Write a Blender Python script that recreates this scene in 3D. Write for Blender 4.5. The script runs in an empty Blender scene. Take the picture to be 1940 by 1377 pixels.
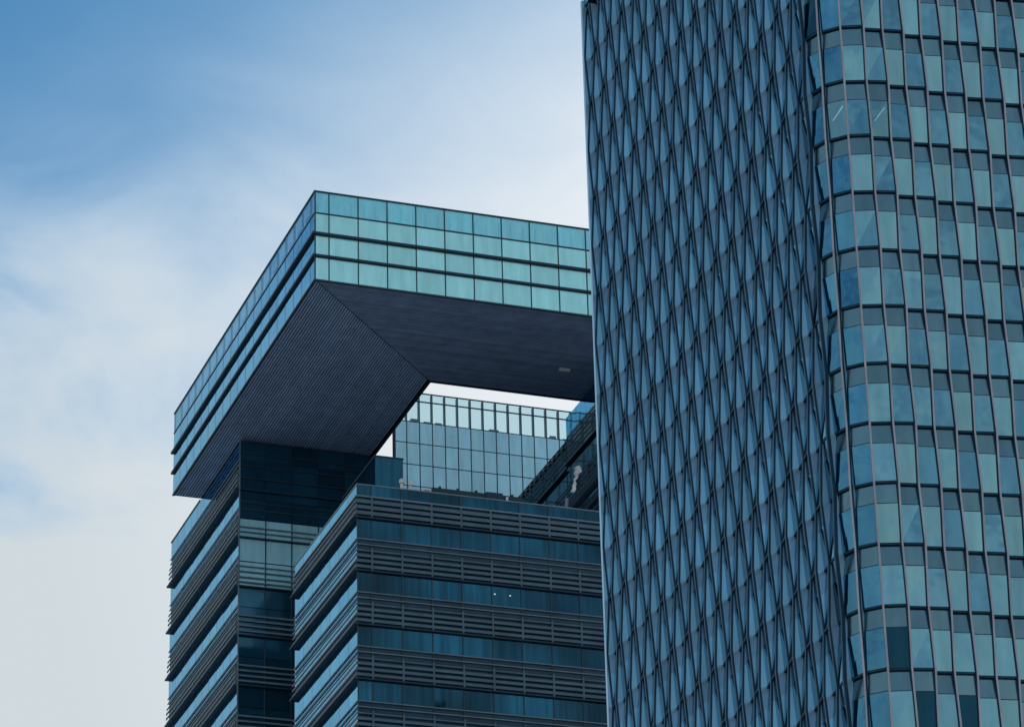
import bpy, math, random
from mathutils import Vector, Matrix
random.seed(7)
sc = bpy.context.scene
col = sc.collection
rad = math.radians

# ------------------------------------------------------------------ camera
# World axes follow the street grid: +X runs along the fronts, +Y runs back along the flanks.
F = Vector((0.327877, 0.825134, 0.460131))
U = None
_pit, _rol, _az = rad(27.4475), rad(-2.3622), rad(68.3253)
_d1 = Vector((math.sin(_az), math.cos(_az), 0)); _d2 = Vector((-math.cos(_az), math.sin(_az), 0))
def _tob(v): return Vector((v.dot(_d1), v.dot(_d2), v.z))
_F0 = Vector((0, math.cos(_pit), math.sin(_pit))); _U0 = Vector((0, -math.sin(_pit), math.cos(_pit))); _R0 = Vector((1, 0, 0))
_R1 = _R0 * math.cos(_rol) + _U0 * math.sin(_rol); _U1 = -_R0 * math.sin(_rol) + _U0 * math.cos(_rol)
F, R, U = _tob(_F0), _tob(_R1), _tob(_U1)
cam_d = bpy.data.cameras.new("camera"); cam = bpy.data.objects.new("camera", cam_d); col.objects.link(cam)
cam.matrix_world = Matrix(((R.x, U.x, -F.x, 0), (R.y, U.y, -F.y, 0), (R.z, U.z, -F.z, 1.7), (0, 0, 0, 1)))
cam_d.sensor_width = 36; cam_d.lens = 7121.8 / 1940 * 36
cam_d.shift_x = -0.1024; cam_d.shift_y = -0.1272
cam_d.clip_start = 1; cam_d.clip_end = 6000
sc.camera = cam

# ------------------------------------------------------------------ sky and sun
SUN_AZ, SUN_EL = rad(60), rad(25)
SD = Vector((math.sin(SUN_AZ) * math.cos(SUN_EL), math.cos(SUN_AZ) * math.cos(SUN_EL), math.sin(SUN_EL)))
world = bpy.data.worlds.new("World"); sc.world = world; world.use_nodes = True
nt = world.node_tree; N = nt.nodes; L = nt.links
bg = N['Background']
sky = N.new('ShaderNodeTexSky'); sky.sky_type = 'NISHITA'; sky.sun_disc = False
sky.sun_elevation = SUN_EL; sky.sun_rotation = SUN_AZ
sky.air_density = 1.0; sky.dust_density = 0.6; sky.ozone_density = 1.5
def wm(op, a, b=None, c=None, clamp=False):
    n = N.new('ShaderNodeMath'); n.operation = op; n.use_clamp = clamp
    for i, v in enumerate((a, b, c)):
        if v is None: continue
        if isinstance(v, (int, float)): n.inputs[i].default_value = v
        else: L.new(v, n.inputs[i])
    return n.outputs[0]
tc = N.new('ShaderNodeTexCoord'); sep = N.new('ShaderNodeSeparateXYZ'); L.new(tc.outputs['Generated'], sep.inputs[0])
dot = N.new('ShaderNodeVectorMath'); dot.operation = 'DOT_PRODUCT'; L.new(tc.outputs['Generated'], dot.inputs[0]); dot.inputs[1].default_value = SD
glow = wm('MULTIPLY', wm('SUBTRACT', dot.outputs['Value'], 0.724), 6.3); glow = wm('MINIMUM', wm('MAXIMUM', glow, 0.0), 1.0)
low = wm('MULTIPLY', wm('SUBTRACT', 0.500, sep.outputs['Z']), 8.2); low = wm('MINIMUM', wm('MAXIMUM', low, -0.3), 1.3)
# unseen sky away from the sun: even veil added to lift ambient and reflections
far = N.new('ShaderNodeMapRange'); far.interpolation_type = 'SMOOTHSTEP'; far.inputs['From Min'].default_value = 0.68; far.inputs['From Max'].default_value = 0.25
L.new(dot.outputs['Value'], far.inputs['Value'])
low = wm('ADD', wm('MULTIPLY', low, wm('MULTIPLY_ADD', far.outputs[0], -0.72, 1.0)), wm('MULTIPLY', far.outputs[0], 0.48))
mp = N.new('ShaderNodeMapping'); mp.inputs['Scale'].default_value = (14, 14, 26); mp.inputs['Location'].default_value = (15.68, 0.51, 15.61)
L.new(tc.outputs['Generated'], mp.inputs[0])
nz = N.new('ShaderNodeTexNoise'); nz.inputs['Scale'].default_value = 1.0; nz.inputs['Detail'].default_value = 7; nz.inputs['Roughness'].default_value = 0.55
nz.inputs['Distortion'].default_value = 0.4
L.new(mp.outputs[0], nz.inputs['Vector'])
cl = wm('MULTIPLY', wm('SUBTRACT', nz.outputs['Fac'], 0.47), wm('MULTIPLY_ADD', wm('MAXIMUM', low, 0.0), 2.6, 0.22))
w = wm('ADD', wm('ADD', glow, low), cl)
w = wm('MULTIPLY', w, 1.0)
mr = N.new('ShaderNodeMapRange'); mr.interpolation_type = 'SMOOTHSTEP'; mr.inputs['From Min'].default_value = -0.12; mr.inputs['From Max'].default_value = 1.0
L.new(w, mr.inputs['Value'])
tint = N.new('ShaderNodeMix'); tint.data_type = 'RGBA'; tint.blend_type = 'MULTIPLY'; tint.inputs[0].default_value = 1
L.new(sky.outputs[0], tint.inputs[6]); tint.inputs[7].default_value = (0.53, 1.02, 1.20, 1)
haze = N.new('ShaderNodeMix'); haze.data_type = 'RGBA'; L.new(glow, haze.inputs[0])
haze.inputs[6].default_value = (6.3, 6.98, 7.35, 1); haze.inputs[7].default_value = (9.6, 9.9, 10.3, 1)
mr2 = N.new('ShaderNodeMapRange'); mr2.interpolation_type = 'SMOOTHSTEP'; mr2.inputs['From Min'].default_value = 0.15; mr2.inputs['From Max'].default_value = 1.15
L.new(w, mr2.inputs['Value']); mr.inputs['From Max'].default_value = 0.8
veil = N.new('ShaderNodeMix'); veil.data_type = 'RGBA'; L.new(mr.outputs[0], veil.inputs[0]); L.new(tint.outputs[2], veil.inputs[6]); veil.inputs[7].default_value = (3.9, 5.7, 7.7, 1)
mix = N.new('ShaderNodeMix'); mix.data_type = 'RGBA'
L.new(mr2.outputs[0], mix.inputs[0]); L.new(veil.outputs[2], mix.inputs[6]); L.new(haze.outputs[2], mix.inputs[7])
L.new(mix.outputs[2], bg.inputs[0]); bg.inputs[1].default_value = 0.10

sd = bpy.data.lights.new("sun", 'SUN'); sd.energy = 2.5; sd.angle = rad(0.6); sd.color = (1, 0.95, 0.88)
so = bpy.data.objects.new("sun", sd); col.objects.link(so); so.rotation_euler = SD.to_track_quat('Z', 'Y').to_euler(); so.location = (0, 0, 400)
sc.view_settings.view_transform = 'Standard'; sc.view_settings.look = 'None'; sc.view_settings.exposure = 0.0; sc.view_settings.gamma = 1
sc.view_settings.use_curve_mapping = False
sc.cycles.use_denoising = True
sc.cycles.max_bounces = 8; sc.cycles.glossy_bounces = 4; sc.cycles.transparent_max_bounces = 10

# ------------------------------------------------------------------ materials
def base_mat(name):
    m = bpy.data.materials.new(name); m.use_nodes = True
    return m, m.node_tree, m.node_tree.nodes['Principled BSDF']
def rnd_nodes(t):
    oi = t.nodes.new('ShaderNodeObjectInfo'); ge = t.nodes.new('ShaderNodeNewGeometry')
    a = t.nodes.new('ShaderNodeMath'); a.operation = 'ADD'
    t.links.new(oi.outputs['Random'], a.inputs[0]); t.links.new(ge.outputs['Random Per Island'], a.inputs[1])
    wn = t.nodes.new('ShaderNodeTexWhiteNoise'); wn.noise_dimensions = '1D'; t.links.new(a.outputs[0], wn.inputs['W'])
    return wn, ge
def glass(name, colr, metallic=1.0, rough=0.04, var=0.12, tilt=0.02, wave=0.15, wscale=0.5, clear=0.0, curtain=0.0):
    """coated glass: a tinted mirror, every pane set a hair differently and slightly wavy"""
    m, t, b = base_mat(name); nn = t.nodes; ll = t.links
    wn, ge = rnd_nodes(t)
    mrg = nn.new('ShaderNodeMapRange'); mrg.inputs['To Min'].default_value = 1 - var; mrg.inputs['To Max'].default_value = 1 + var
    ll.new(wn.outputs['Value'], mrg.inputs['Value'])
    mu = nn.new('ShaderNodeMix'); mu.data_type = 'RGBA'; mu.blend_type = 'MULTIPLY'; mu.inputs[0].default_value = 1
    mu.inputs[6].default_value = (*colr, 1); ll.new(mrg.outputs[0], mu.inputs[7])
    # faint dirt streaks
    tcn = nn.new('ShaderNodeTexCoord'); mpp = nn.new('ShaderNodeMapping'); mpp.inputs['Scale'].default_value = (1.4, 1.4, 0.25)
    ll.new(ge.outputs['Position'], mpp.inputs[0])
    dn = nn.new('ShaderNodeTexNoise'); dn.inputs['Scale'].default_value = 1.2; dn.inputs['Detail'].default_value = 4; ll.new(mpp.outputs[0], dn.inputs['Vector'])
    dr = nn.new('ShaderNodeMapRange'); dr.inputs['From Min'].default_value = .3; dr.inputs['From Max'].default_value = .7
    dr.inputs['To Min'].default_value = .88; dr.inputs['To Max'].default_value = 1.1; ll.new(dn.outputs['Fac'], dr.inputs['Value'])
    m2 = nn.new('ShaderNodeMix'); m2.data_type = 'RGBA'; m2.blend_type = 'MULTIPLY'; m2.inputs[0].default_value = 1
    ll.new(mu.outputs[2], m2.inputs[6]); ll.new(dr.outputs[0], m2.inputs[7])
    if curtain > 0:
        # vertical folds of blinds hanging behind the pane, thicker in some bays than in others
        cm = nn.new('ShaderNodeMapping'); cm.inputs['Scale'].default_value = (3.2, 3.2, .08); ll.new(ge.outputs['Position'], cm.inputs[0])
        cn = nn.new('ShaderNodeTexNoise'); cn.inputs['Scale'].default_value = 1.0; cn.inputs['Detail'].default_value = 3; ll.new(cm.outputs[0], cn.inputs['Vector'])
        b2 = nn.new('ShaderNodeTexNoise'); b2.inputs['Scale'].default_value = .11; b2.inputs['Detail'].default_value = 2; ll.new(ge.outputs['Position'], b2.inputs['Vector'])
        cc = nn.new('ShaderNodeMapRange'); cc.inputs['From Min'].default_value = .3; cc.inputs['From Max'].default_value = .7
        cc.inputs['To Min'].default_value = 1 - curtain; cc.inputs['To Max'].default_value = 1 + curtain; ll.new(cn.outputs['Fac'], cc.inputs['Value'])
        c2 = nn.new('ShaderNodeMapRange'); c2.inputs['From Min'].default_value = .35; c2.inputs['From Max'].default_value = .65
        c2.inputs['To Min'].default_value = .45; c2.inputs['To Max'].default_value = 1.5; ll.new(b2.outputs['Fac'], c2.inputs['Value'])
        c3 = nn.new('ShaderNodeMath'); c3.operation = 'MULTIPLY'; ll.new(cc.outputs[0], c3.inputs[0]); ll.new(c2.outputs[0], c3.inputs[1])
        m3 = nn.new('ShaderNodeMix'); m3.data_type = 'RGBA'; m3.blend_type = 'MULTIPLY'; m3.inputs[0].default_value = 1
        ll.new(m2.outputs[2], m3.inputs[6]); ll.new(c3.outputs[0], m3.inputs[7]); m2 = m3
    ll.new(m2.outputs[2], b.inputs['Base Color'])
    b.inputs['Metallic'].default_value = metallic; b.inputs['Roughness'].default_value = rough
    if 'Specular Tint' in b.inputs: b.inputs['Specular Tint'].default_value = (0.75, 0.88, 0.95, 1)
    # tilt
    sb = nn.new('ShaderNodeVectorMath'); sb.operation = 'SUBTRACT'; ll.new(wn.outputs['Color'], sb.inputs[0]); sb.inputs[1].default_value = (.5, .5, .5)
    scl = nn.new('ShaderNodeVectorMath'); scl.operation = 'SCALE'; scl.inputs['Scale'].default_value = tilt; ll.new(sb.outputs[0], scl.inputs[0])
    wvn = nn.new('ShaderNodeTexNoise'); wvn.inputs['Scale'].default_value = wscale; wvn.inputs['Detail'].default_value = 2
    ll.new(ge.outputs['Position'], wvn.inputs['Vector'])
    bp = nn.new('ShaderNodeBump'); bp.inputs['Strength'].default_value = wave; bp.inputs['Distance'].default_value = 0.1; ll.new(wvn.outputs['Fac'], bp.inputs['Height'])
    ad = nn.new('ShaderNodeVectorMath'); ad.operation = 'ADD'; ll.new(bp.outputs[0], ad.inputs[0]); ll.new(scl.outputs[0], ad.inputs[1])
    no = nn.new('ShaderNodeVectorMath'); no.operation = 'NORMALIZE'; ll.new(ad.outputs[0], no.inputs[0]); ll.new(no.outputs[0], b.inputs['Normal'])
    if clear > 0:
        tr = nn.new('ShaderNodeBsdfTransparent'); tr.inputs[0].default_value = (0.80, 0.93, 0.95, 1)
        mx = nn.new('ShaderNodeMixShader'); mx.inputs[0].default_value = clear
        ll.new(b.outputs[0], mx.inputs[1]); ll.new(tr.outputs[0], mx.inputs[2]); ll.new(mx.outputs[0], nn['Material Output'].inputs[0])
    return m
def metal(name, colr, rough=0.5, metallic=0.0, var=0.08, noise=0.15, spec=.3):
    m, t, b = base_mat(name); b.inputs['Specular IOR Level'].default_value = spec; nn = t.nodes; ll = t.links
    wn, ge = rnd_nodes(t)
    mrg = nn.new('ShaderNodeMapRange'); mrg.inputs['To Min'].default_value = 1 - var; mrg.inputs['To Max'].default_value = 1 + var
    ll.new(wn.outputs['Value'], mrg.inputs['Value'])
    dn = nn.new('ShaderNodeTexNoise'); dn.inputs['Scale'].default_value = 0.9; dn.inputs['Detail'].default_value = 5; ll.new(ge.outputs['Position'], dn.inputs['Vector'])
    dr = nn.new('ShaderNodeMapRange'); dr.inputs['From Min'].default_value = .3; dr.inputs['From Max'].default_value = .7
    dr.inputs['To Min'].default_value = 1 - noise; dr.inputs['To Max'].default_value = 1 + noise; ll.new(dn.outputs['Fac'], dr.inputs['Value'])
    mm = nn.new('ShaderNodeMath'); mm.operation = 'MULTIPLY'; ll.new(mrg.outputs[0], mm.inputs[0]); ll.new(dr.outputs[0], mm.inputs[1])
    mu = nn.new('ShaderNodeMix'); mu.data_type = 'RGBA'; mu.blend_type = 'MULTIPLY'; mu.inputs[0].default_value = 1
    mu.inputs[6].default_value = (*colr, 1); ll.new(mm.outputs[0], mu.inputs[7]); ll.new(mu.outputs[2], b.inputs['Base Color'])
    b.inputs['Roughness'].default_value = rough; b.inputs['Metallic'].default_value = metallic
    return m
def emis(name, colr, s):
    m, t, b = base_mat(name); b.inputs['Base Color'].default_value = (*colr, 1)
    b.inputs['Emission Color'].default_value = (*colr, 1); b.inputs['Emission Strength'].default_value = s; return m

M = dict(
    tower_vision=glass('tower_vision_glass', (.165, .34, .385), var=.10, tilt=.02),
    tower_flank_sky=glass('tower_flank_sky_tint', (.27, .53, .63), var=.14, tilt=.02),  # same glass as the front; bright grazing sky reflection put into the tint
    tower_corner_sky=glass('tower_corner_sky_tint', (.07, .22, .32), var=.18, tilt=.03, wave=.4),  # same glass again; reflected blue sky put into the tint
    tower_fin_flank_shade=metal('tower_flank_fin_shade', (.025, .09, .14), rough=.5),  # darker copy of the fin metal, flank shade put into its colour
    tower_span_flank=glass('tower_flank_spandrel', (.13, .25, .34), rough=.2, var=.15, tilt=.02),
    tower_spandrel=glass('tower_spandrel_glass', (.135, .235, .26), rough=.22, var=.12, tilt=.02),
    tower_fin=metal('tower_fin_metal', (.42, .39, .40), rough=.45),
    tower_fin_shade_joint=metal('tower_fin_shade_joint_metal', (.012, .055, .095), rough=.6),  # shade on the fin sides put into a dark colour; also colours joints
    tower_return=glass('tower_return_panel', (.42, .64, .80), metallic=.4, rough=.3, var=.1, tilt=.02),
    tower_back=metal('tower_backing', (.012, .018, .025), rough=.7),
    tower_dark_reflection=glass('tower_dark_reflection_tint', (.015, .07, .11), var=.3, tilt=.03),  # dark tint standing in for reflections of surrounding structures
    tower_clear=glass('tower_clear_glass', (.17, .36, .42), var=.02, tilt=.0, clear=.35),
    crown=glass('crown_glass', (.12, .36, .38), rough=.1),
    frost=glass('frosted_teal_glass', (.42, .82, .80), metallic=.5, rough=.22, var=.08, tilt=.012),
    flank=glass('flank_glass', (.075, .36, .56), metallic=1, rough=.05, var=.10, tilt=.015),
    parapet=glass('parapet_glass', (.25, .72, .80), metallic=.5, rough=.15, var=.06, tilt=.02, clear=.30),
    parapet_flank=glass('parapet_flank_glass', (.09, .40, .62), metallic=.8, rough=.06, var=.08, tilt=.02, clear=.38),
    wing_dark=glass('recess_glass', (.015, .085, .14), metallic=.45, rough=.1, var=.35, tilt=.02),
    parapet_clear=glass('clear_parapet_glass', (.30, .50, .55), metallic=.6, rough=.08, var=.1, tilt=.01, clear=.9),
    dark=glass('dark_window_glass', (.008, .065, .11), metallic=.7, var=.3, tilt=.02, wave=.06, curtain=.26),
    wing_sky=glass('wing_sky_tint', (.42, .78, .86), metallic=.15, rough=.2, var=.06, tilt=.01),  # sky reflection on the wing front painted as a pale, mostly diffuse tint
    court=glass('court_wall_glass', (.30, .52, .60), metallic=.7, rough=.12, var=.10, tilt=.015),
    span=metal('spandrel_backing_panel', (.016, .055, .085), rough=.35, var=.15),
    mull=metal('dark_mullion_metal', (.035, .06, .075), rough=.4),
    ledge=metal('dark_ledge_metal', (.018, .045, .07), rough=.5),
    blade=metal('louvre_metal', (.09, .145, .18), rough=.5),
    rail=metal('thin_rail_metal', (.16, .22, .26), rough=.4),
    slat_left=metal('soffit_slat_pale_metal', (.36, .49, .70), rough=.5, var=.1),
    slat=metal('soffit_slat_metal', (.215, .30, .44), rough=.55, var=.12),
    slatback=metal('soffit_gap', (.01, .012, .016), rough=.8),
    wall=metal('dark_core_wall', (.012, .04, .06), rough=.5),
    roof=metal('roof_grey', (.2, .2, .2), rough=.8),
    white=metal('white_painted_metal', (.75, .75, .75), rough=.5),
    grey=metal('grey_painted_metal', (.3, .3, .33), rough=.5),
    downlight=emis('dim_downlight', (.7, .9, .85), .7),
    tube=emis('lit_tube', (.9, 1, .95), 1.6),
)
def ground_mat():
    m, t, b = base_mat('paved_ground'); nn = t.nodes; ll = t.links
    n1 = nn.new('ShaderNodeTexNoise'); n1.inputs['Scale'].default_value = .05; n1.inputs['Detail'].default_value = 8
    ge = nn.new('ShaderNodeNewGeometry'); ll.new(ge.outputs['Position'], n1.inputs['Vector'])
    cr = nn.new('ShaderNodeValToRGB'); cr.color_ramp.elements[0].color = (.20, .21, .22, 1); cr.color_ramp.elements[1].color = (.36, .37, .38, 1)
    ll.new(n1.outputs['Fac'], cr.inputs[0]); ll.new(cr.outputs[0], b.inputs['Base Color']); b.inputs['Roughness'].default_value = .9
    return m

# ------------------------------------------------------------------ helpers
WL = {}
def thing(name, label, cat, loc, group=None):
    o = bpy.data.objects.new(name, None); col.objects.link(o); o.location = loc; WL[o.name] = Vector(loc)
    o['label'] = label; o['category'] = cat
    if group: o['group'] = group
    return o
def link(name, me, parent, loc, kind=None):
    o = bpy.data.objects.new(name, me); col.objects.link(o)
    WL[o.name] = Vector(loc)
    if parent is not None:
        o.parent = parent; o.location = Vector(loc) - WL[parent.name]
    else: o.location = loc
    if kind: o['kind'] = kind
    return o
BOXF = [(0, 3, 2, 1), (4, 5, 6, 7), (0, 1, 5, 4), (1, 2, 6, 5), (2, 3, 7, 6), (3, 0, 4, 7)]
_cache = {}
def hexa(pts): return pts, BOXF
def mesh_of(key, verts, faces, mats, fmats=None):
    if key is not None and key in _cache: return _cache[key]
    me = bpy.data.meshes.new('part'); me.from_pydata([tuple(v) for v in verts], [], faces)
    for m in mats: me.materials.append(m)
    if fmats: me.polygons.foreach_set('material_index', fmats)
    me.update()
    if key is not None: _cache[key] = me
    return me
class Acc:
    def __init__(s): s.v = []; s.f = []; s.m = []
    def hexa(s, pts, fm=None):
        n = len(s.v); s.v += [tuple(p) for p in pts]; s.f += [tuple(n + i for i in f) for f in BOXF]; s.m += fm or [0] * 6
    def make(s, name, mats, parent, kind=None):
        me = mesh_of(None, s.v, s.f, mats, s.m)
        return link(name, me, parent, WL[parent.name] * 0 if parent is not None else (0, 0, 0), kind)

# ---- big office building: plan drawn at 1:KL about the camera foot
KL = 1.25
def S(x, y, z): return Vector((x * KL, y * KL, (z - 1.7) * KL + 1.7))
def box(name, parent, x0, x1, y0, y1, z0, z1, mat, kind=None):
    a, b = S(x0, y0, z0), S(x1, y1, z1); c = (a + b) / 2; h = (b - a) / 2
    key = ('b', round(h.x, 3), round(h.y, 3), round(h.z, 3), mat.name)
    v = [(-h.x, -h.y, -h.z), (h.x, -h.y, -h.z), (h.x, h.y, -h.z), (-h.x, h.y, -h.z), (-h.x, -h.y, h.z), (h.x, -h.y, h.z), (h.x, h.y, h.z), (-h.x, h.y, h.z)]
    return link(name, mesh_of(key, v, BOXF, [mat]), parent, c, kind)
def boxpts(x0, x1, y0, y1, z0, z1):
    return [S(x0, y0, z0), S(x1, y0, z0), S(x1, y1, z0), S(x0, y1, z0), S(x0, y0, z1), S(x1, y0, z1), S(x1, y1, z1), S(x0, y1, z1)]

# ------------------------------------------------------------------ ground
me = bpy.data.meshes.new('ground'); me.from_pydata([(-3000, -3000, 0), (3000, -3000, 0), (3000, 3000, 0), (-3000, 3000, 0)], [], [(0, 1, 2, 3)])
me.materials.append(ground_mat()); g = bpy.data.objects.new('ground', me); col.objects.link(g); g['kind'] = 'structure'

# ================================================================== office building with the cantilevered roof frame
ob = thing('office_building', 'dark louvred office block with a teal glass roof frame jutting out over its roof court', 'building', S(75, 215, 1.7))
X0, X1, Y0 = 59.22, 92.5, 200.0
ZB, ZT = 107.19, 113.47
HX, HY0, HY1 = 70.6, 212.0, 226.5
YE = 234.6
levels = [107.05 - 3.5 * i for i in range(0, 10)]      # 107.05, 103.55, 100.05, 96.55, 93.05 ...

# --- the roof frame: solid behind the glazing
core = Acc()
core.hexa(boxpts(X0 + .12, X1, Y0 + .12, HY0, ZB + .12, 111.85))
core.hexa(boxpts(X0 + .12, HX, HY0, YE - .1, ZB + .12, 111.85))
fr = core.make('roof_frame', [M['wall']], ob)
rows = [(107.27, 108.80), (109.0, 110.34), (110.54, 111.86), (111.98, 113.40)]
colsX = [X0 + .02, 60.15] + [60.15 + 1.905 * j for j in range(1, 18)]
colsY = [Y0 + .02, 200.95] + [200.95 + 1.87 * j for j in range(1, 19)]
for r, (za, zb) in enumerate(rows):
    top = r == 3
    for j in range(len(colsX) - 1):
        a, b = colsX[j] + .035, colsX[j + 1] - .035
        box('parapet_pane' if top else 'glass_pane', fr, a, b, Y0, Y0 + .06, za, zb, M['parapet'] if top else M['frost'])
    for j in range(len(colsY) - 1):
        a, b = colsY[j] + .035, colsY[j + 1] - .035
        box('parapet_pane' if top else 'glass_pane', fr, X0, X0 + .06, a, b, za, zb, M['parapet_flank'] if top else M['flank'])
for j, x in enumerate(colsX[1:]):
    box('mullion', fr, x - .035, x + .035, Y0 - .03, Y0 + .12, ZB + .05, ZT, M['mull'])
for j, y in enumerate(colsY[1:]):
    box('mullion', fr, X0 + .012, X0 + .12, y - .03, y + .03, ZB + .05, ZT, M['mull'])
box('mullion', fr, X0 - .02, X0 + .07, Y0 - .03, Y0 + .02, ZB + .05, ZT, M['mull'])
for z, h, p, nm in ((108.90, .07, .16, 'ledge'), (110.44, .075, .19, 'ledge'), (111.92, .04, .04, 'transom'), (113.44, .05, .05, 'coping'), (107.22, .05, .06, 'sill')):
    l = Acc()
    l.hexa(boxpts(X0 - p, X1, Y0 - p, Y0 + .12, z - h, z + h)); l.hexa(boxpts(X0 - p, X0 + .12, Y0 + .12, YE + (.12 if p > .1 else 0), z - h, z + h))
    l.make(nm, [M['ledge'] if p > .1 else M['mull']], fr)
# bracing behind the parapet glass; wide flank boards added to alternate bright and dark
pa = Acc()
for j in range(40):
    x = X0 + .9 + j * .82
    pa.hexa(boxpts(x, x + .05, Y0 + .6, Y0 + .65, 111.86, 113.25))
for j in range(18):
    y = Y0 + 1.2 + j * 1.87
    pa.hexa(boxpts(X0 + .55, X0 + .62, y, y + .75, 111.86, 113.3))
pa.make('parapet_brace_dark_board', [M['mull']], fr, 'stuff')
# end wall of the arm and closing face over the court
box('end_wall', fr, X0 + .02, HX, YE - .1, YE, ZB + .02, 111.95, M['wall'])
# soffit: gap plate, then slats mitred along the diagonal
sp = Acc(); sp.hexa(boxpts(X0 + .1, X1, Y0 + .1, HY0, ZB + .06, ZB + .12)); sp.hexa(boxpts(X0 + .1, HX, HY0 + .001, YE - .1, ZB + .06, ZB + .12))
sp.make('soffit_backing', [M['slatback']], fr)
n = 58; pit = (HX - X0 - .3) / n
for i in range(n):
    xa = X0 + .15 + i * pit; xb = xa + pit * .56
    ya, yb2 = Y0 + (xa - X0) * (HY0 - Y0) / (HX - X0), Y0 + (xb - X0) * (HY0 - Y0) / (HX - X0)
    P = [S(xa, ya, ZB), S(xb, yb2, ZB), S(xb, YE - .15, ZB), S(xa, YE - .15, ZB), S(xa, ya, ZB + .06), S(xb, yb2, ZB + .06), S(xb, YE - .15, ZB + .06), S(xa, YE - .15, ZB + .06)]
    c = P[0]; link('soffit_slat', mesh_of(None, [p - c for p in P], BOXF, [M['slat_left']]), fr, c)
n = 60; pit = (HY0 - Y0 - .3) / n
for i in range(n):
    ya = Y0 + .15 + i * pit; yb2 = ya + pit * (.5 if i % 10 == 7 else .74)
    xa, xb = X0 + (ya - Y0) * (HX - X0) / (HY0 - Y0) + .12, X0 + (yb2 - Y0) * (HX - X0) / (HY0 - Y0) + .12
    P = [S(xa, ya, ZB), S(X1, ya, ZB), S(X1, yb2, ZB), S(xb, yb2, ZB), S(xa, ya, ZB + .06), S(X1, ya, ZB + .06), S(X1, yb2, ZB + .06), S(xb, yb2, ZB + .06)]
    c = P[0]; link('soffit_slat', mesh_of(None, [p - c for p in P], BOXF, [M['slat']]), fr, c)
# fascia round the court opening
box('fascia', fr, HX, X1, HY0 + .001, HY0 + .12, ZB - .02, 111.9, M['ledge'])
box('fascia', fr, HX + .001, HX + .12, HY0 + .121, YE - .1, ZB - .02, 111.9, M['ledge'])
# small fittings on the soffit
for x, y in ((63.4, 205.9), (68.2, 211.4), (68.9, 213.2)):
    box('soffit_lamp', fr, x, x + .16, y, y + .3, ZB - .07, ZB - .002, M['grey'])
P = Acc(); P.hexa(boxpts(78.1, 78.85, 207.6, 207.82, ZB - .16, ZB - .002)); P.make('soffit_hatch', [M['white']], fr)

# --- louvred storeys
def storeys(part, x0, y0, x1, y1, ztop, lv, flank_mat, front_mat_fn, rib0, front=True, first_short=False, back=None):
    """glass strip, two thin rails, four blades and a projecting ledge on every floor; front at y0, flank at x0"""
    zt = ztop
    for i, zl in enumerate(lv):           # zl = level of the ledge under this storey
        hgt = zt - zl
        zg = zt - (1.32 if hgt > 3 else .75)
        # flank panes
        ny = max(1, round((y1 - y0) / 1.9)); dy = (y1 - y0) / ny
        for j in range(ny):
            box('window_pane', part, x0, x0 + .05, y0 + j * dy + .02, y0 + (j + 1) * dy - .02, zg, zt - .02, flank_mat)
            if hgt > 3: box('spandrel_panel', part, x0 + .01, x0 + .05, y0 + j * dy + .02, y0 + (j + 1) * dy - .02, (zl + .8 if front else zg - .42), zg - .04, flank_mat)
        if front:
            xs = [x0 + .02] + [x for x in (rib0 + 1.93 * q for q in range(40)) if x0 + .5 < x < x1 - .3] + [x1]
            for j in range(len(xs) - 1):
                box('window_pane', part, xs[j] + .025, xs[j + 1] - .025, y0, y0 + .05, zg, zt - .02, front_mat_fn(i, j))
                # louvre zone: backing panel per bay
                box('spandrel_panel', part, xs[j] + .025, xs[j + 1] - .025, y0 + .02, y0 + .06, zl + .1, zg - .03, M['span'])
                if j > 0:
                    box('mullion', part, xs[j] - .03, xs[j] + .03, y0 - .05, y0 + .1, zl + .1, zt - .02, M['mull'])
                    box('louvre_rib', part, xs[j] - .05, xs[j] + .05, y0 - .17, y0 + .015, zl + .1, zg - .65 if hgt > 3 else zg - .1, M['blade'])
        bl = []
        if hgt > 3: bl = [(zg - .04, .03, .08, 'rail'), (zg - .40, .03, .08, 'rail'), (zl + 1.36, .045, .13, 'blade'), (zl + 1.01, .085, .16, 'blade'), (zl + .66, .09, .16, 'blade'), (zl + .30, .09, .16, 'blade')]
        else: bl = [(zg - .04, .05, .12, 'rail'), (zl + 1.10, .11, .16, 'blade'), (zl + .72, .11, .16, 'blade'), (zl + .34, .11, .16, 'blade')]
        for z, h, p, nm in bl:
            a = Acc()
            if front:
                a.hexa(boxpts(x0 - p, x1, y0 - p, y0 - p + .06, z - h, z + h))
                h2 = min(h, .065); a.hexa(boxpts(x0 - p, x0 - p + .06, y0 - p + .06, y1, z - h2, z + h2))
            else:
                h2 = min(h, .065); a.hexa(boxpts(x0 - p, x0 - p + .06, y0, y1, z - h2, z + h2))
            a.make('louvre_blade' if nm == 'blade' else 'rail', [M[nm]], part)
        a = Acc(); p = .31
        if front: a.hexa(boxpts(x0 - p, x1, y0 - p * .6, y0 + .1, zl, zl + .09)); a.hexa(boxpts(x0 - p, x0 + .1, y0 + .1, y1 + .12, zl, zl + .09))
        else: a.hexa(boxpts(x0 - p, x0 + .1, y0, y1, zl, zl + .09))
        a.make('ledge', [M['ledge']], part)
        zt = zl
    return zt

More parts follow.
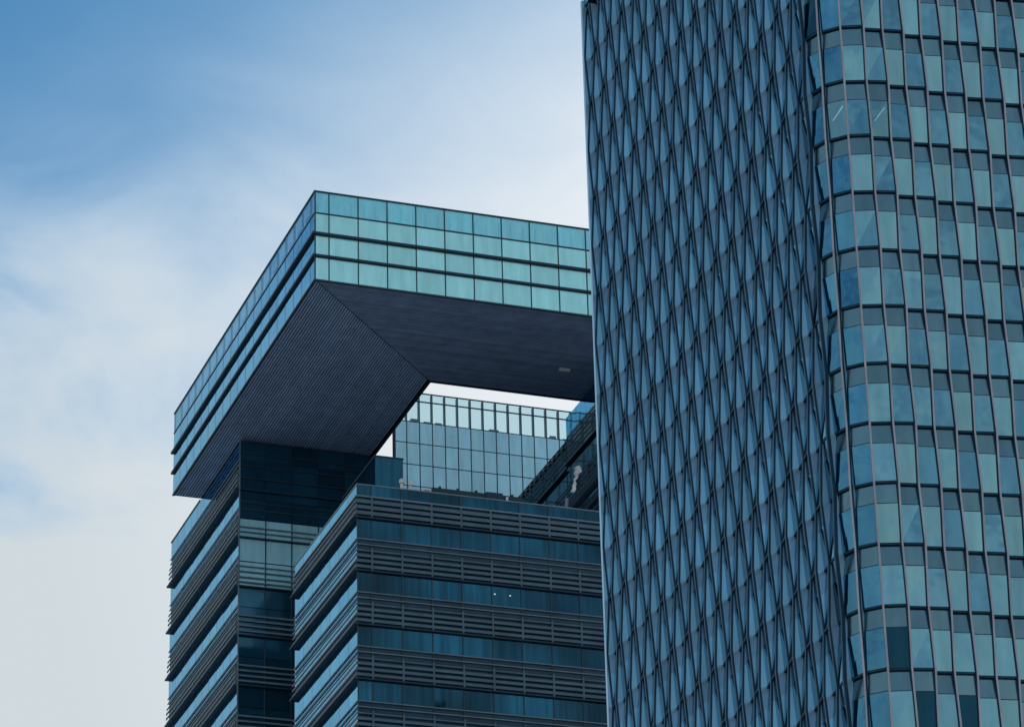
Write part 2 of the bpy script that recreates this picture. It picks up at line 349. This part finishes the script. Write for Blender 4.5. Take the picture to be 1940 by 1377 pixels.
# front block
bx0, by0, bx1, by1 = 62.95, 203.4, 92.3, 217.0
c = Acc(); c.hexa(boxpts(bx0 + .06, bx1, by0 + .07, by1, 1.7, 95.2)); c.hexa(boxpts(66.2, 80.9, by1, 224.3, 1.7, 94.6))
blk = c.make('front_block', [M['wall']], ob)
storeys(blk, bx0, by0, bx1, by1, 95.3, [93.05 - 3.5 * i for i in range(7)], M['flank'], lambda i, j: M['dark'], 63.85)
a = Acc(); a.hexa(boxpts(bx0 - .03, bx1, by0 - .03, by0 + .1, 95.28, 95.36)); a.hexa(boxpts(bx0 - .03, bx0 + .1, by0 + .1, by1, 95.28, 95.36)); a.make('coping', [M['rail']], blk)
box('corner_post', blk, bx0 - .04, bx0 + .05, by0 - .04, by0 - .001, 68, 95.28, M['mull'])
for x in (71.72, 72.72):
    box('ceiling_light', blk, x, x + .1, by0 - .012, by0 - .002, 88.96, 89.02, M['downlight'])
# left wing
wx0, wy0, wx1, wy1 = 61.17, 224.2, 71.75, 242.45
c = Acc(); c.hexa(boxpts(wx0 + .06, wx1, wy0 + .07, wy1, 1.7, 107.05))
wing = c.make('left_wing', [M['wall']], ob)
WLV = [103.55 - 3.5 * i for i in range(9)]
storeys(wing, wx0, wy0, wx1, wy1, 107.05, WLV, M['flank'], None, 62.99, front=False)
xs = [wx0 + .02, 62.99, 64.8, 66.65, 68.5, 70.3, wx1]
zt = 107.12
bands = [(101.45, 107.12, 'dark', 0), (100.05, 101.4, 'pale', 3), (98.35, 100.0, 'pane', 0), (96.6, 98.3, 'pale', 5)]
for j in range(6):
    xa, xb = xs[j] + .02, xs[j + 1] - .02
    for q in range(4):
        box('window_pane', wing, xa, xb, wy0, wy0 + .05, 101.5 + q * 1.4, 101.5 + (q + 1) * 1.4 - .03, M['wing_dark'])
    box('spandrel_panel', wing, xa, xb, wy0, wy0 + .05, 100.12, 101.40, M['wing_sky'])
    box('window_pane', wing, xa, xb, wy0, wy0 + .05, 98.40, 99.98, M['wing_sky'])
    box('spandrel_panel', wing, xa, xb, wy0, wy0 + .05, 96.66, 98.32, M['wing_sky'])
    zt = 96.55
    for zl in WLV[3:]:
        box('window_pane', wing, xa, xb, wy0, wy0 + .05, zt - 1.4, zt - .03, M['wing_dark'])
        box('spandrel_panel', wing, xa, xb, wy0, wy0 + .05, zl + .1, zt - 1.45, M['wing_dark'])
        zt = zl
    if j: box('mullion', wing, xs[j] - .035, xs[j] + .035, wy0 - .05, wy0 + .1, 76, 101.45, M['mull'])
for z, h in ((100.80, .04), (100.45, .04), (97.98, .035), (97.6, .045), (97.2, .05), (96.85, .05)):
    box('louvre_blade', wing, wx0 + .02, wx1, wy0 - .12, wy0 - .06, z - h, z + h, M['blade'])
for z in (106.2, 105.3, 104.4, 102.6, 102.1):
    box('rail', wing, wx0 + .02, wx1, wy0 - .06, wy0 - .001, z - .03, z + .03, M['mull'])
for z in (103.5, 100.05, 96.55): box('ledge', wing, wx0, wx1, wy0 - .2, wy0 - .001, z - .05, z + .04, M['ledge'])
for zl in WLV[3:]:
    box('ledge', wing, wx0, wx1, wy0 - .2, wy0 - .001, zl, zl + .09, M['ledge'])
    for q in range(4): box('louvre_blade', wing, wx0 + .02, wx1, wy0 - .14, wy0 - .08, zl + .3 + q * .36, zl + .42 + q * .36, M['rail'])
box('corner_post', wing, wx0 - .05, wx0 + .04, wy0 - .05, wy0 - .001, 72, 107.1, M['rail'])
box('coping', wing, wx0 - .04, wx0 + .1, YE + .05, wy1, 107.0, 107.12, M['mull'])

# court wall (back wing)
cx0, cx1, cy, cyb = 72.75, 96.0, 226.5, 242.0
c = Acc(); c.hexa(boxpts(cx0 + .08, cx1, cy + .15, cy + .5, 1.7, 111.14)); c.hexa(boxpts(79.6, cx1, cy + .5, cyb, 1.7, 111.14))
cw = c.make('court_wing', [M['wall']], ob)
cols = [cx0 + .02] + [73.72 + .94 * i for i in range(24)]
crow = [(96.5, 98.1), (98.1, 99.75), (99.75, 101.4), (101.4, 103.05), (103.05, 104.7), (104.7, 106.35), (106.35, 107.98), (107.98, 109.55), (109.55, 111.05)]
crow = [(111.15 - 1.62 * (i + 1) , 111.15 - 1.62 * i) for i in range(10)]
for j in range(len(cols) - 1):
    xa, xb = cols[j] + .03, cols[j + 1] - .03
    for za, zb in crow:
        box('glass_pane', cw, xa, xb, cy, cy + .05, za + .03, zb - .03, M['court'])
    box('parapet_pane', cw, xa, xb, cy, cy + .04, 111.18, 112.72, M['parapet_clear'])
    box('parapet_pane', cw, xa, xb, cy, cy + .04, 112.80, 113.36, M['parapet_clear'])
    if j:
        box('mullion', cw, cols[j] - .03, cols[j] + .03, cy - .03, cy + .15, 94.6, 111.15, M['mull'])
        box('parapet_post', cw, cols[j] - .035, cols[j] + .035, cy - .03, cy + .35, 111.15, 113.4, M['mull'])
for za, zb in crow: box('transom', cw, cx0, cx1, cy - .02, cy + .1, zb - .025, zb + .025, M['mull'])
for z in (112.76, 113.4): box('transom', cw, cx0, cx1, cy - .031, cy + .08, z - .03, z + .03, M['mull'])
box('edge_post', wing, wx1 + .001, wx1 + .62, 226.1, 226.4, 95, 107.1, M['wall'])
box('corner_post', cw, cx0 - .06, cx0 + .14, cy - .06, cy - .032, 94.6, 111.2, M['ledge'])
# right wing behind the tower, its flank closing the court
rx0, ry0, ry1 = 81.1, 205.0, 226.3
c = Acc(); c.hexa(boxpts(rx0 + .06, 92.0, ry0, 214.8, 95.2, 107.1)); c.hexa(boxpts(rx0 + .06, 92.0, 214.8, ry1, 95.2, 105.3))
rw = c.make('right_wing', [M['wall']], ob)
def court_flank(ya, yb, ztop, lv):
    zt = ztop
    for zl in lv:
        nn = max(1, round((yb - ya) / 1.9)); dy = (yb - ya) / nn
        for j in range(nn):
            box('window_pane', rw, rx0, rx0 + .05, ya + j * dy + .02, ya + (j + 1) * dy - .02, max(zl + 2.0, zt - 1.4), zt - .03, M['dark'] if zt < 106 else M['flank'])
            box('spandrel_panel', rw, rx0, rx0 + .05, ya + j * dy + .02, ya + (j + 1) * dy - .02, zl + .1, max(zl + 2.0, zt - 1.4) - .04, M['dark'])
        for q in range(5):
            box('louvre_blade', rw, rx0 - .14, rx0 - .08, ya, yb, zl + .35 + q * .36, zl + .43 + q * .36, M['blade'])
        box('ledge', rw, rx0 - .2, rx0, ya, yb, zl, zl + .09, M['ledge'])
        zt = zl
court_flank(ry0, 214.75, 107.1, [103.55, 100.05, 96.55])
court_flank(214.85, ry1, 105.3, [103.2, 100.05, 96.55])
box('coping', rw, rx0 - .05, rx0 + .1, 214.8, ry1, 105.3, 105.4, M['mull'])
for q in range(12): box('coping_clip', rw, rx0 - .12, rx0 - .051, 215.4 + q * .9, 215.65 + q * .9, 104.98, 105.28, M['grey'])
for j in range(5):
    for za, zb, mt in ((95.4, 96.5, 'span'), (96.6, 98.6, 'dark'), (98.7, 100.0, 'span'), (100.1, 102.1, 'dark'), (102.2, 103.5, 'span'), (103.6, 105.6, 'dark'), (105.7, 107.0, 'span')):
        box('window_pane' if mt == 'dark' else 'spandrel_panel', rw, rx0 + .1 + j * 2.16, rx0 + 2.2 + j * 2.16, ry0 - .05, ry0 - .001, za, zb, M[mt])
# roof box between the wing and the front block
rb = box('roof_box', ob, 66.2, 68.07, 210.0, 217.0, 95.2, 100.42, M['dark'])
box('coping', rb, 66.15, 68.12, 209.95, 217.0, 100.42, 100.5, M['mull'])
st = box('roof_stair', ob, 68.08, 68.5, 212.0, 216.0, 95.2, 99.9, M['wall'])

# --- things standing on the roof of the front block
RG = 'fittings on the front block roof'
def roof_thing(name, label, cat, x, y, z): return thing(name, label, cat, S(x, y, z))
t = roof_thing('window_cleaning_rail', 'long dark rail on short posts along the front block roof edge', 'rail', 71, 205.2, 95.2)
box('rail', t, 68.35, 74.35, 205.0, 205.18, 96.12, 96.42, M['ledge'])
for q in range(8): box('post', t, 68.5 + q * .8, 68.58 + q * .8, 205.19, 205.27, 95.2, 96.34, M['ledge'])
for q in range(5): box('bracket', t, 68.8 + q * 1.2, 68.95 + q * 1.2, 205.02, 205.16, 96.42, 96.56, M['ledge'])
box('trolley', t, 71.9, 73.0, 204.9, 205.3, 96.0, 96.5, M['ledge'])
box('junction_box', t, 73.2, 73.35, 204.88, 204.98, 96.0, 96.3, M['white'])
t = roof_thing('roof_cabinet', 'pale grey metal cabinet at the left end of the roof rail', 'cabinet', 67.95, 205.1, 95.2)
box('housing', t, 67.72, 68.22, 204.9, 205.4, 95.3, 96.25, M['white'])
box('door', t, 67.78, 68.16, 204.86, 204.9, 95.4, 96.15, M['grey'])
for lab, x, z0, z1, y in (('taller pale vent pipe beside the dark roof box', 66.55, 95.4, 97.05, 205.6), ('shorter pale vent pipe between the taller one and the roof cabinet', 67.12, 95.4, 96.95, 205.6)):
    t = roof_thing('vent_pipe', lab, 'vent', x, y, z0)
    t['group'] = 'vent pipes on the roof'
    a = Acc(); ring = 10
    me_v, me_f = [], []
    prof = [(.10, z0), (.10, z1 - .35), (.17, z1 - .33), (.17, z1 - .12), (.05, z1)]
    for (r_, z_) in prof:
        for q in range(ring):
            an = q * 2 * math.pi / ring; p = S(x + r_ * math.cos(an), y + r_ * math.sin(an), z_); me_v.append(p)
    for i in range(len(prof) - 1):
        for q in range(ring): me_f.append((i * ring + q, i * ring + (q + 1) % ring, (i + 1) * ring + (q + 1) % ring, (i + 1) * ring + q))
    me_f.append(tuple(range(4 * ring, 5 * ring)))
    pc = S(x, y, z0)
    link('pipe', mesh_of(None, [v - pc for v in me_v], me_f, [M['white']]), t, pc)
    box('base', t, x - .2, x + .2, y - .2, y + .2, 95.2, 95.4, M['grey'])
t = roof_thing('roof_upstand', 'low grey plinth at the foot of the dark roof box', 'plinth', 67.0, 206.2, 95.2)
box('plinth_wall', t, 66.2, 67.7, 206.0, 206.5, 95.2, 96.5, M['grey'])
box('plinth_cap', t, 66.15, 67.75, 205.96, 206.55, 96.5, 96.56, M['rail'])
t = roof_thing('gantry_arm', 'dark leaning window cleaning arm with a crumpled pale cover beside the tower', 'machine', 78.2, 206, 95.2)
def bar(parent, name, p, q, r_, mat):
    a, b = S(*p), S(*q); d = (b - a).normalized(); s_ = d.orthogonal().normalized(); u_ = d.cross(s_); r_ *= KL
    pts = [a - s_ * r_ - u_ * r_, a + s_ * r_ - u_ * r_, a + s_ * r_ + u_ * r_, a - s_ * r_ + u_ * r_]; pts += [v + (b - a) for v in pts]
    return link(name, mesh_of(None, [v - a for v in pts], BOXF, [mat]), parent, a)
bar(t, 'arm', (77.7, 207.5, 96.2), (80.6, 205.6, 99.9), .22, M['ledge'])
bar(t, 'arm', (78.5, 207.5, 96.0), (81.3, 205.6, 99.4), .20, M['ledge'])
bar(t, 'strut', (77.7, 206.5, 95.2), (77.9, 206.5, 97.4), .08, M['grey'])
random.seed(3)
vv = []; ff = []
for i in range(9):
    zc = 97.2 + i * .22; xx = 77.75 + i * .045 + random.uniform(-.09, .09); rr = .10 + .05 * math.sin(i) + (.1 if i > 5 else 0)
    for q in range(7):
        an = q * 2 * math.pi / 7 + random.uniform(-.3, .3); r2 = rr * random.uniform(.5, 1.3)
        vv.append(S(xx + r2 * math.cos(an), 205 + r2 * math.sin(an), zc + random.uniform(-.08, .08)))
for i in range(8):
    for q in range(7): ff.append((i * 7 + q, i * 7 + (q + 1) % 7, (i + 1) * 7 + (q + 1) % 7, (i + 1) * 7 + q))
ff.append(tuple(range(56, 63))); pc = S(77.8, 205, 97.2)
link('cover', mesh_of(None, [v - pc for v in vv], ff, [M['white']]), t, pc)
t = roof_thing('roof_duct', 'low grey duct lying on the roof at the foot of the leaning arm', 'duct', 77, 205, 95.3)
box('duct_body', t, 76.3, 77.5, 204.6, 205.1, 95.3, 95.95, M['grey'])
box('duct_flange', t, 76.25, 76.33, 204.55, 205.15, 95.3, 96.0, M['rail'])
# things seen through the clear parapet of the court wall
random.seed(11)
for q in range(14):
    x = 74.4 + q * .94 + random.uniform(-.1, .2)
    if q in (3, 9, 10): continue
    box('roof_plant', cw, x, x + random.uniform(.25, .7), cy + 1.2, cy + 2.0, 111.2, 111.55 + random.uniform(.1, .45), M['grey'])

# ================================================================== folded glass tower
KT = 1.05
def ST(x, y, z): return Vector((x * KT, y * KT, (z - 1.7) * KT + 1.7))
tw = thing('glass_tower', 'glass tower with a rounded corner and zigzag folded metal fins down its facades', 'building', ST(76, 155, 1.7))
FH, W, Z0 = 3.178, 1.09, 99.45
DEL, PROT = .42, .16
MIN, MAX = -31, 26
def node(m):
    if m >= 0: return Vector((73.5 + W * m, 150, 0)), Vector((0, -1, 0))
    if m == -1: return Vector((72.47, 150.22, 0)), Vector((-.38, -.925, 0)).normalized()
    if m == -2: return Vector((71.70, 150.93, 0)), Vector((-.80, -.60, 0)).normalized()
    if m == -3: return Vector((71.35, 151.95, 0)), Vector((-.985, -.17, 0)).normalized()
    return Vector((71.35, 151.95 + W * (-3 - m), 0)), Vector((-1, 0, 0))
def jog(m, k): return (m + k) % 2 == 0          # node where the left pane stands out and the right pane sits back
def dl(m): return {-4: DEL, -3: .30, -2: .16, -1: .16, 0: .28}.get(m, DEL)
def off_l(m, k): return (dl(m) if jog(m, k) else dl(m) / 2)     # right edge of the pane on the left of node m
def off_r(m, k): return (0 if jog(m, k) else dl(m) / 2)       # left edge of the pane on the right
def pt(m, k, o, frac_z=0.0):
    p, n_ = node(m); q = p + n_ * o; return ST(q.x, q.y, Z0 + FH * (k + frac_z))
def cell(m, k):
    """corners of the pane between nodes m and m+1 on floor k: BL, BR, TR, TL"""
    return pt(m, k, off_r(m, k)), pt(m + 1, k, off_l(m + 1, k)), pt(m + 1, k + 1, off_l(m + 1, k + 1)), pt(m, k + 1, off_r(m, k + 1))
def slab(c4, fa, fb, inset, recess_b=0.0, recess_t=0.0, th=.05, side=.03):
    BL, BR, TR, TL = c4
    def P(u, v):
        return (BL * (1 - u) + BR * u) * (1 - v) + (TL * (1 - u) + TR * u) * v
    nrm = (BR - BL).cross(TL - BL).normalized()
    if nrm.dot(Vector((-1, -1, 0))) < 0: nrm = -nrm
    a, b = side, 1 - side
    o1, o2 = -nrm * (inset + recess_b) * KT, -nrm * (inset + recess_t) * KT
    f = [P(a, fa) + o1, P(b, fa) + o1, P(b, fb) + o2, P(a, fb) + o2]
    return [p for p in (f[0], f[1], f[1] - nrm * th, f[0] - nrm * th, f[3], f[2], f[2] - nrm * th, f[3] - nrm * th)]
def strip_pts(m, k, fa, fb, w2, shift=0.0):
    """upright slanted bar at node m, from depth fa to fb given as functions of the level"""
    p, n_ = node(m); t_ = Vector((-n_.y, n_.x, 0)); out = []
    for kk in (k, k + 1):
        oi, oo = fa(kk), fb(kk); z = Z0 + FH * kk; c_ = p + t_ * shift
        q = [c_ + n_ * oo - t_ * w2, c_ + n_ * oo + t_ * w2, c_ + n_ * oi + t_ * w2, c_ + n_ * oi - t_ * w2]
        out += [ST(v.x, v.y, z) for v in q]
    return out
def fin_pts(m, k): return strip_pts(m, k, lambda q: off_l(m, q) - .04, lambda q: off_l(m, q) + (.07 if m < -3 else PROT), (.058 if m < -3 else .050))
def ret_pts(m, k): return strip_pts(m, k, lambda q: off_r(m, q) - .10, lambda q: off_l(m, q) - .04, .03)
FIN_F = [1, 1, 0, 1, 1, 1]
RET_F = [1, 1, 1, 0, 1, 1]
def place(name, pts, mats, fm=None, kind=None, parent=tw):
    c = pts[0]; loc = [p - c for p in pts]
    key = ('t', tuple(m_.name for m_ in mats), tuple(round(v, 3) for p in loc for v in p))
    return link(name, mesh_of(key, loc, BOXF, mats, fm), parent, c, kind)
KTOP = 6; KLOW = -31
# body behind the glazing
outer = [(m, *node(m)) for m in range(MIN, MAX + 1)]
vb = []; fb = []
ring = []
for m, p, n_ in outer:
    q = p - n_ * .22; ring.append((q.x, q.y))
ring += [(ring[-1][0], 184.0)]
nr = len(ring)
for z in (1.7, Z0 + FH * KTOP + .77): vb += [ST(x, y, z) for x, y in ring]
fb = [(i, (i + 1) % nr, nr + (i + 1) % nr, nr + i) for i in range(nr)] + [tuple(range(nr, 2 * nr))]
link('tower_core', mesh_of(None, vb, fb, [M['tower_back']]), tw, (0, 0, 0))
LITCELLS = {(-2, -2), (0, -2)}
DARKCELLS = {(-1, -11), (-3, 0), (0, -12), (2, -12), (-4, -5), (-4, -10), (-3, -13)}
STRIPE = {(-3, 0)}
cells = []
for m in range(MIN, MAX):
    for k in range(KLOW, KTOP): cells.append((m, k))
def visible(m, k):
    if m >= 9 or k > KTOP: return False
    if m >= -3: return -13 <= k <= 1
    zc_hi = 1 + (-3 - m) * 5.2 / 29 + .6
    zc_lo = -12.8 + (-3 - m) * 4.0 / 29
    return zc_lo <= k <= zc_hi
def size_rank(mk):
    m, k = mk
    return (0 if m >= -3 else -3 - m, -k)
vis = sorted([c_ for c_ in cells if visible(*c_)], key=size_rank)
single = set(vis[:296])
sv, ss, sf, sr = Acc(), Acc(), Acc(), Acc()
FL = [2 if q == 0 else q for q in FIN_F]
for (m, k) in cells:
    c4 = cell(m, k)
    vision = slab(c4, .014, .642, 0.0)
    span = slab(c4, .658, .984, 0.02, recess_b=.0, recess_t=(.12 if m >= -3 else .05))
    fin = fin_pts(m, k); ret = ret_pts(m, k)
    if (m, k) in single:
        vm = M['tower_clear'] if (m, k) in LITCELLS else M['tower_dark_reflection'] if (m, k) in DARKCELLS else M['tower_flank_sky'] if m < -4 else M['tower_corner_sky'] if m < -1 else M['tower_vision']
        fm_ = M['tower_fin_flank_shade'] if m < -2 else M['tower_fin']
        o1 = place('window_pane', vision, [vm]); place('spandrel_pane', span, [M['tower_span_flank'] if m < -3 else M['tower_spandrel']]); place('facade_fin', fin, [fm_, M['tower_fin_shade_joint']], FIN_F); place('return_panel', ret, [M['tower_return'], M['tower_fin_shade_joint']], RET_F)
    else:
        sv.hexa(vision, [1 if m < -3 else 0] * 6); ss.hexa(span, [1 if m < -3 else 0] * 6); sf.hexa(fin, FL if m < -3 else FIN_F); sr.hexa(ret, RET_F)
sv.make('window_panes', [M['tower_vision'], M['tower_flank_sky']], tw, 'stuff'); ss.make('spandrel_panes', [M['tower_spandrel'], M['tower_span_flank']], tw, 'stuff'); sf.make('facade_fins', [M['tower_fin'], M['tower_fin_shade_joint'], M['tower_fin_flank_shade']], tw, 'stuff'); sr.make('return_panels', [M['tower_return'], M['tower_fin_shade_joint']], tw, 'stuff')
# floor edge lines and transoms behind the joints
for k in range(-14, KTOP + 1):
    for zc, hh, nm in ((0.0, .045, 'floor_edge'), (.65, .035, 'transom')):
        if k + zc > KTOP: continue
        vv = []
        for m in range(MIN, MAX + 1):
            for side_ in (0, 1):
                if (side_ == 0 and m == MIN) or (side_ == 1 and m == MAX): continue
                f_ = off_l if side_ == 0 else off_r
                o_ = f_(m, k) * (1 - zc) + (f_(m, k + 1) if k < KTOP else f_(m, k)) * zc
                p, n_ = node(m)
                for oo in ((.035 if m < -4 and zc == 0 else -.03), -.2):
                    for dz in (-hh, hh):
                        q = p + n_ * (o_ + oo); vv.append(ST(q.x, q.y, Z0 + FH * (k + zc) + dz))
        n4 = len(vv) // 4; ff = []
        for i in range(n4 - 1):
            b, c_ = i * 4, i * 4 + 4
            ff += [(b, c_, c_ + 1, b + 1), (b + 1, c_ + 1, c_ + 3, b + 3), (b + 3, c_ + 3, c_ + 2, b + 2), (b + 2, c_ + 2, c_, b)]
        ff += [(0, 1, 3, 2), (n4 * 4 - 4, n4 * 4 - 2, n4 * 4 - 1, n4 * 4 - 3)]
        pc = vv[0].copy()
        link(nm, mesh_of(None, [v - pc for v in vv], ff, [M['tower_fin_shade_joint']]), tw, pc)
# straight post closing the far end of the flank
pe, ne = node(MIN)
q = [(pe.x - .5, pe.y + .22), (pe.x - .5, pe.y - .02), (pe.x + .2, pe.y - .02), (pe.x + .2, pe.y + .22)]
place('end_post', [ST(x, y, 1.7) for x, y in q] + [ST(x, y, Z0 + FH * KTOP + .8) for x, y in q], [M['tower_return']])
# crown above the folded storeys
for m in range(MIN, MAX):
    p, n_ = node(m); p2, n2 = node(m + 1)
    za, zb = Z0 + FH * KTOP + .40, Z0 + FH * KTOP + 4.0
    q = [p + n_ * (DEL - .05), p2 + n2 * (DEL - .05), p2 - n2 * .3, p - n_ * .3]
    place('crown_panel', [ST(v.x, v.y, za) for v in q] + [ST(v.x, v.y, zb) for v in q], [M['crown']])
# lit ceiling tubes behind the two clearer panes
for (m, k), (u0, v0, u1, v1) in (((-2, -2), (.25, .34, .8, .56)), ((0, -2), (.35, .30, .85, .55))):
    BL, BR, TR, TL = cell(m, k)
    def P_(u, v): return (BL * (1 - u) + BR * u) * (1 - v) + (TL * (1 - u) + TR * u) * v
    nrm = (BR - BL).cross(TL - BL).normalized(); nrm = nrm if nrm.dot(Vector((-1, -1, 0))) > 0 else -nrm
    a_, b_ = P_(u0, v0) - nrm * .14, P_(u1, v1) - nrm * .14
    d = (b_ - a_).normalized(); s_ = d.cross(nrm).normalized() * .03; tt = nrm * .02
    pts = [a_ - s_ - tt, b_ - s_ - tt, b_ + s_ - tt, a_ + s_ - tt, a_ - s_ + tt, b_ - s_ + tt, b_ + s_ + tt, a_ + s_ + tt]
    place('ceiling_light', pts, [M['tube']])
